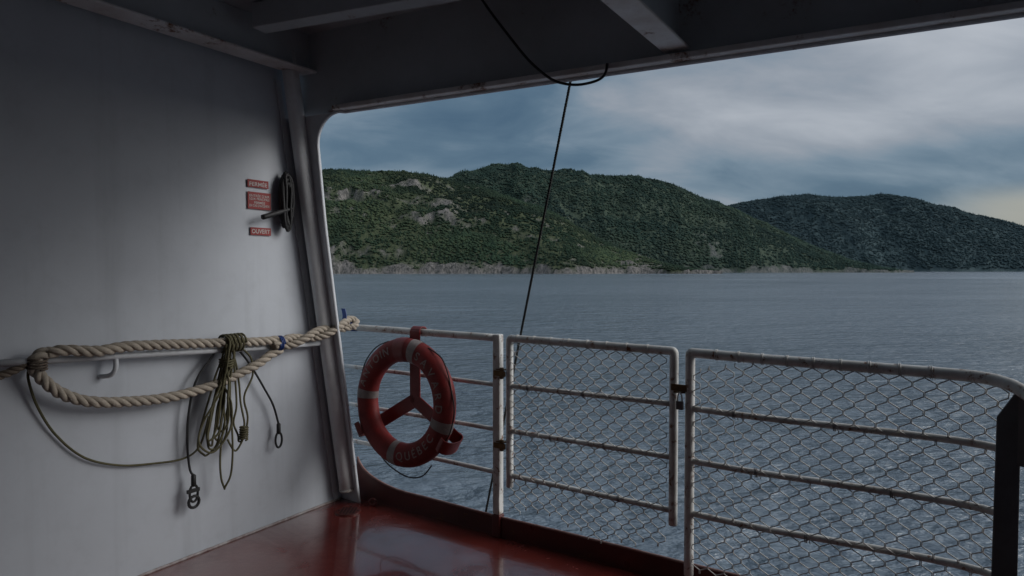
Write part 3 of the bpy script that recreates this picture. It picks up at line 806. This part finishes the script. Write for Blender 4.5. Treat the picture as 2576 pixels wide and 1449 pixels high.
gr.append(tube(catmull([Wp(0.90, 1.10, 0.10), Wp(0.83, 1.03, 0.09), Wp(0.82, 0.93, 0.09), Wp(0.88, 0.82, 0.1), Wp(0.86, 0.70, 0.1), Wp(0.885, 0.60, 0.1), Wp(0.93, 0.53, 0.09), Wp(0.97, 0.6, 0.08)], 8), RG, 7))
gr.append(tube(catmull([Wp(0.97, 1.0, 0.12), Wp(1.04, 0.86, 0.12), Wp(1.12, 0.72, 0.1), Wp(1.14, 0.62, 0.1), Wp(1.07, 0.56, 0.11), Wp(0.98, 0.66, 0.12), Wp(0.97, 0.8, 0.12), Wp(1.01, 0.9, 0.12)], 8), RG, 7))
V, F = cat(gr); obj('rope_coil', V, F, M_green, smooth=True, label='tangled thin green rope coil hung on the handrail', category='rope')
V, F = tube(catmull([Wp(1.86, 1.10, 0.06), Wp(1.856, 1.047, 0.05), Wp(1.82, 0.93, 0.03), Wp(1.751, 0.79, 0.02), Wp(1.64, 0.66, 0.02), Wp(1.492, 0.585, 0.02), Wp(1.33, 0.552, 0.02), Wp(1.19, 0.545, 0.04), Wp(1.12, 0.60, 0.07), Wp(1.08, 0.75, 0.09)], 8), 0.0055, 7)
obj('thin_line', V, F, M_green, smooth=True, label='slack thin green line drooping across the wall', category='rope')

def lan(path, end, label):
    e = empty('wire_lanyard', end, label, 'cable')
    V, F = tube(catmull(path, 8), 0.0062, 7); obj('cable', V, F, M_black, smooth=True, parent=e)
    V, F = tube([end + WD*(0.022*sin(t)) - ZV*(0.045*(1-cos(t))) for t in np.linspace(0, 2*pi, 22)[:-1]], 0.0065, 7, closed=True); obj('eye', V, F, M_black, smooth=True, parent=e)
    V, F = tube([end + ZV*0.055, end + ZV*0.05, end + ZV*0.0, end - ZV*0.01], [0.006, 0.012, 0.013, 0.006], 10); obj('ferrule', V, F, M_black, smooth=True, parent=e)
    return e
e1 = Wp(1.150, 0.40, 0.06)
l1 = lan([Wp(0.99, 1.12, 0.06), Wp(1.048, 1.05, 0.06), Wp(1.13, 0.94, 0.06), Wp(1.165, 0.78, 0.05), Wp(1.175, 0.62, 0.05), Wp(1.164, 0.486, 0.05), e1 + ZV*0.05], e1, 'black wire lanyard with snap hook hanging on wall')
V, F = cat([bar(e1 - ZV*0.03 - WD*0.035, e1 - ZV*0.03 + WD*0.03, 0.012, 0.018), tube([e1 - ZV*0.06 + WD*(0.028*sin(t)) - ZV*(0.03*(1-cos(t))) for t in np.linspace(0, 2*pi, 18)[:-1]], 0.008, 7, closed=True)]); obj('snap_hook', V, F, M_black, smooth=False, parent=l1)
e2 = Wp(0.625, 0.56, 0.05)
lan([Wp(0.93, 1.12, 0.06), Wp(0.86, 1.05, 0.06), Wp(0.788, 0.955, 0.05), Wp(0.72, 0.84, 0.05), Wp(0.66, 0.728, 0.05), e2 + ZV*0.05], e2, 'black wire lanyard with spliced eye end')

# ------------------------------------------------------------------ signs
def sign(pts, lines, sz, label):
    s0, s1, z0, z1 = pts
    c = Wp((s0+s1)/2, (z0+z1)/2, 0.010)
    o = obj('wall_sign', *box(c, WD, RD, ZV, (s0-s1)/2, 0.0015, (z1-z0)/2), M_signred, label=label, category='sign', origin=c)
    parts = []
    n_ = len(lines)
    for i, tx in enumerate(lines):
        V, F = text_mesh(tx, sz); zc = (z0+z1)/2 + ((n_-1)/2 - i)*sz*0.98
        w_ = max(v.x for v in V) - min(v.x for v in V); kx_ = min(1.1, (s0-s1)*0.88/w_)
        yc = (max(v.y for v in V) + min(v.y for v in V))/2
        parts.append(([Wp((s0+s1)/2 - v.x*kx_, zc + v.y - yc, 0.0125) for v in V], F))
    V, F = cat(parts); obj('lettering', V, F, M_signwhite, parent=o)
sign((0.784, 0.648, 1.996, 2.040), ['FERMÉE'], 0.032, 'small red sign reading FERMÉE on grey wall')
sign((0.784, 0.634, 1.872, 1.970), ["ENTRÉE D'AIR", 'S.D.M. PRINCIPALE', 'FERMÉE', "EN CAS D'INCENDIE"], 0.0195, 'red sign with four lines about the air inlet')
sign((0.769, 0.635, 1.723, 1.767), ['OUVERT'], 0.034, 'small red sign reading OUVERT on grey wall')

# lever with black hose coil
lv = empty('valve_lever', Wp(0.54, 1.88, 0), 'black lever handle on the wall with hose hung over it', 'lever')
V, F = tube(catmull([Wp(0.50, 1.90, 0.02), Wp(0.52, 1.892, 0.06), Wp(0.62, 1.86, 0.075), Wp(0.735, 1.822, 0.075)], 6), [0.012]*12+[0.015]*7, 10); obj('handle', V, F, M_black, smooth=True, parent=lv)
V, F = tube([Wp(0.51, 1.90, 0.0), Wp(0.51, 1.90, 0.03)], 0.03, 14); obj('hub', V, F, M_black, parent=lv)
parts = []
for i in range(13):
    cz = 1.935 + random.uniform(-.02, .02); hh = 0.150 + random.uniform(-.06, .016); ww = 0.010 + 0.0022*i + random.uniform(-.004, .004); o_ = 0.028 + 0.0035*((i*5) % 13)
    P = [Wp(0.556 + ww*sin(t) + 0.014*noise.noise(Vector((t, i, 0))), cz + hh*cos(t), o_ + 0.006*sin(t*2+i)) for t in np.linspace(0, 2*pi, 26)[:-1]]
    parts.append(tube(P, 0.0095, 7, closed=True))
V, F = cat(parts); obj('hose_coil', V, F, M_black, smooth=True, label='coiled black hose hanging from a wall lever', category='hose')

# ------------------------------------------------------------------ hanging cable and line
cp = catmull([hdr(-0.16, 2.96, -0.06), hdr(-0.11, 2.86, -0.06), hdr(0.02, 2.665, -0.06), hdr(0.12, 2.53, -0.07), hdr(0.215, 2.435, -0.08), hdr(0.28, 2.40, -0.08), hdr(0.35, 2.385, -0.08), hdr(0.42, 2.395, -0.07), hdr(0.455, 2.42, -0.065), hdr(0.465, 2.47, -0.06)], 8)
V, F = tube(cp, 0.0065, 8); obj('hanging_cable', V, F, M_black, smooth=True, label='slack black cable drooping from the deckhead beam', category='cable')
V, F = laid_rope([Vector((0.292, 3.12, 2.47)).lerp(Vector((-0.151, 3.78, 0.09)), t) for t in np.linspace(0, 1.25, 20)], 0.0075, 0.04, sides=5)
obj('hanging_rope', V, F, M_blackrope, smooth=True, label='thin dark rope stretched from the header down outside the rail', category='rope')

# ------------------------------------------------------------------ sky, sun, camera
SEL, SAZ = radians(27), radians(93)
sd = Vector((sin(SAZ)*cos(SEL), cos(SAZ)*cos(SEL), sin(SEL)))
w = bpy.data.worlds.new('World'); scene.world = w; w.use_nodes = True; nt = w.node_tree; nt.nodes.clear()
out = N(nt, 'ShaderNodeOutputWorld'); bg = N(nt, 'ShaderNodeBackground'); nt.links.new(bg.outputs[0], out.inputs[0])
sky = N(nt, 'ShaderNodeTexSky', sky_type='NISHITA', sun_disc=False); sky.sun_elevation = SEL; sky.sun_rotation = SAZ
tc = N(nt, 'ShaderNodeTexCoord'); sx = N(nt, 'ShaderNodeSeparateXYZ'); nt.links.new(tc.outputs['Generated'], sx.inputs[0])
def M(op, a, b_=None, c_=None, clamp=False):
    q = N(nt, 'ShaderNodeMath', operation=op, use_clamp=clamp)
    for i, v in enumerate((a, b_, c_)):
        if v is None: continue
        if isinstance(v, (int, float)): q.inputs[i].default_value = v
        else: nt.links.new(v, q.inputs[i])
    return q.outputs[0]
def SS(v, a, b_):
    q = N(nt, 'ShaderNodeMapRange', interpolation_type='SMOOTHSTEP'); nt.links.new(v, q.inputs[0])
    if a < b_: q.inputs[1].default_value = a; q.inputs[2].default_value = b_
    else: q.inputs[1].default_value = b_; q.inputs[2].default_value = a; q.inputs[3].default_value = 1; q.inputs[4].default_value = 0
    return q.outputs[0]
zz = M('MAXIMUM', sx.outputs['Z'], 0.0); den = M('ADD', zz, 0.32)
cx = N(nt, 'ShaderNodeCombineXYZ'); nt.links.new(M('DIVIDE', sx.outputs['X'], den), cx.inputs[0]); nt.links.new(M('DIVIDE', sx.outputs['Y'], den), cx.inputs[1])
def cloud(scale, rot, msc, loc, det=6, dist=0.6, rough=0.52):
    mp = N(nt, 'ShaderNodeMapping'); nt.links.new(cx.outputs[0], mp.inputs[0]); mp.inputs['Rotation'].default_value = (0, 0, radians(rot)); mp.inputs['Scale'].default_value = msc; mp.inputs['Location'].default_value = loc
    nz = N(nt, 'ShaderNodeTexNoise'); nz.inputs['Scale'].default_value = scale; nz.inputs['Detail'].default_value = det; nz.inputs['Roughness'].default_value = rough; nz.inputs['Distortion'].default_value = dist
    nt.links.new(mp.outputs[0], nz.inputs['Vector']); return nz.outputs['Fac']
nA = cloud(1.7, -35, (0.70, 1.0, 1), (2.3, 0.7, 0), 5, 0.3, 0.46); nB = cloud(4.5, -42, (0.55, 1.0, 1), (5.1, 3.7, 0), 6, 0.5, 0.56)
v = M('ADD', M('MULTIPLY', nA, 0.68), M('MULTIPLY', nB, 0.32))
v = M('ADD', M('MULTIPLY', M('SUBTRACT', v, 0.5), 1.55), 0.535)
def dotn(vec):
    dot = N(nt, 'ShaderNodeVectorMath', operation='DOT_PRODUCT'); nt.links.new(tc.outputs['Generated'], dot.inputs[0]); dot.inputs[1].default_value = Vector(vec).normalized(); return dot.outputs['Value']
v = M('ADD', v, M('MULTIPLY', SS(dotn((0.42, 0.87, 0.27)), 0.92, 1.0), 0.18))
band = M('MULTIPLY', M('MULTIPLY', SS(sx.outputs['X'], 0.30, 0.54), SS(zz, 0.21, 0.14)), SS(zz, 0.07, 0.11))
v = M('SUBTRACT', v, M('MULTIPLY', band, 0.30))
v = M('ADD', v, M('MULTIPLY', SS(zz, 0.45, 0.8), 0.2))
cr = N(nt, 'ShaderNodeValToRGB'); nt.links.new(v, cr.inputs[0]); el = cr.color_ramp.elements
stops = [(0.22, (0.048, 0.100, 0.165)), (0.40, (0.094, 0.158, 0.225)), (0.54, (0.172, 0.238, 0.305)), (0.70, (0.290, 0.325, 0.375)), (0.92, (0.45, 0.48, 0.525))]
while len(el) < len(stops): el.new(0.5)
for e, (p_, c_) in zip(el, stops): e.position = p_; e.color = (*c_, 1)
cream = M('MULTIPLY', SS(sx.outputs['X'], 0.53, 0.63), SS(zz, 0.115, 0.08))
c1 = mix(nt, M('MULTIPLY', cream, 0.8), cr.outputs[0], (0.36, 0.355, 0.31))
glow = SS(dotn(sd), 0.70, 1.0)
c1 = mix(nt, glow, c1, (1.7, 1.7, 1.7))
sc = N(nt, 'ShaderNodeVectorMath', operation='SCALE'); nt.links.new(c1, sc.inputs[0]); sc.inputs['Scale'].default_value = 10.0
fin = mix(nt, 0.92, sky.outputs[0], sc.outputs[0])
nt.links.new(fin, bg.inputs[0]); bg.inputs[1].default_value = 0.1

sun = bpy.data.lights.new('sun', 'SUN'); sun.energy = 1.2; sun.angle = radians(28); sun.color = (1.0, 0.98, 0.95)
so = bpy.data.objects.new('sun', sun); COL.objects.link(so)
so.rotation_euler = sd.to_track_quat('Z', 'Y').to_euler(); so.location = (0, 0, 20)

cam = bpy.data.cameras.new('camera'); cam.lens = 22; cam.sensor_width = 36; cam.clip_start = 0.05; cam.clip_end = 30000
co = bpy.data.objects.new('camera', cam); COL.objects.link(co); co.location = (0, 0, 1.52); co.rotation_euler = (radians(90-1.62), 0, 0)
scene.camera = co
scene.view_settings.view_transform = 'Standard'; scene.view_settings.look = 'None'; scene.view_settings.exposure = 0
for o in bpy.data.objects:
    if '_w' in o: del o['_w']
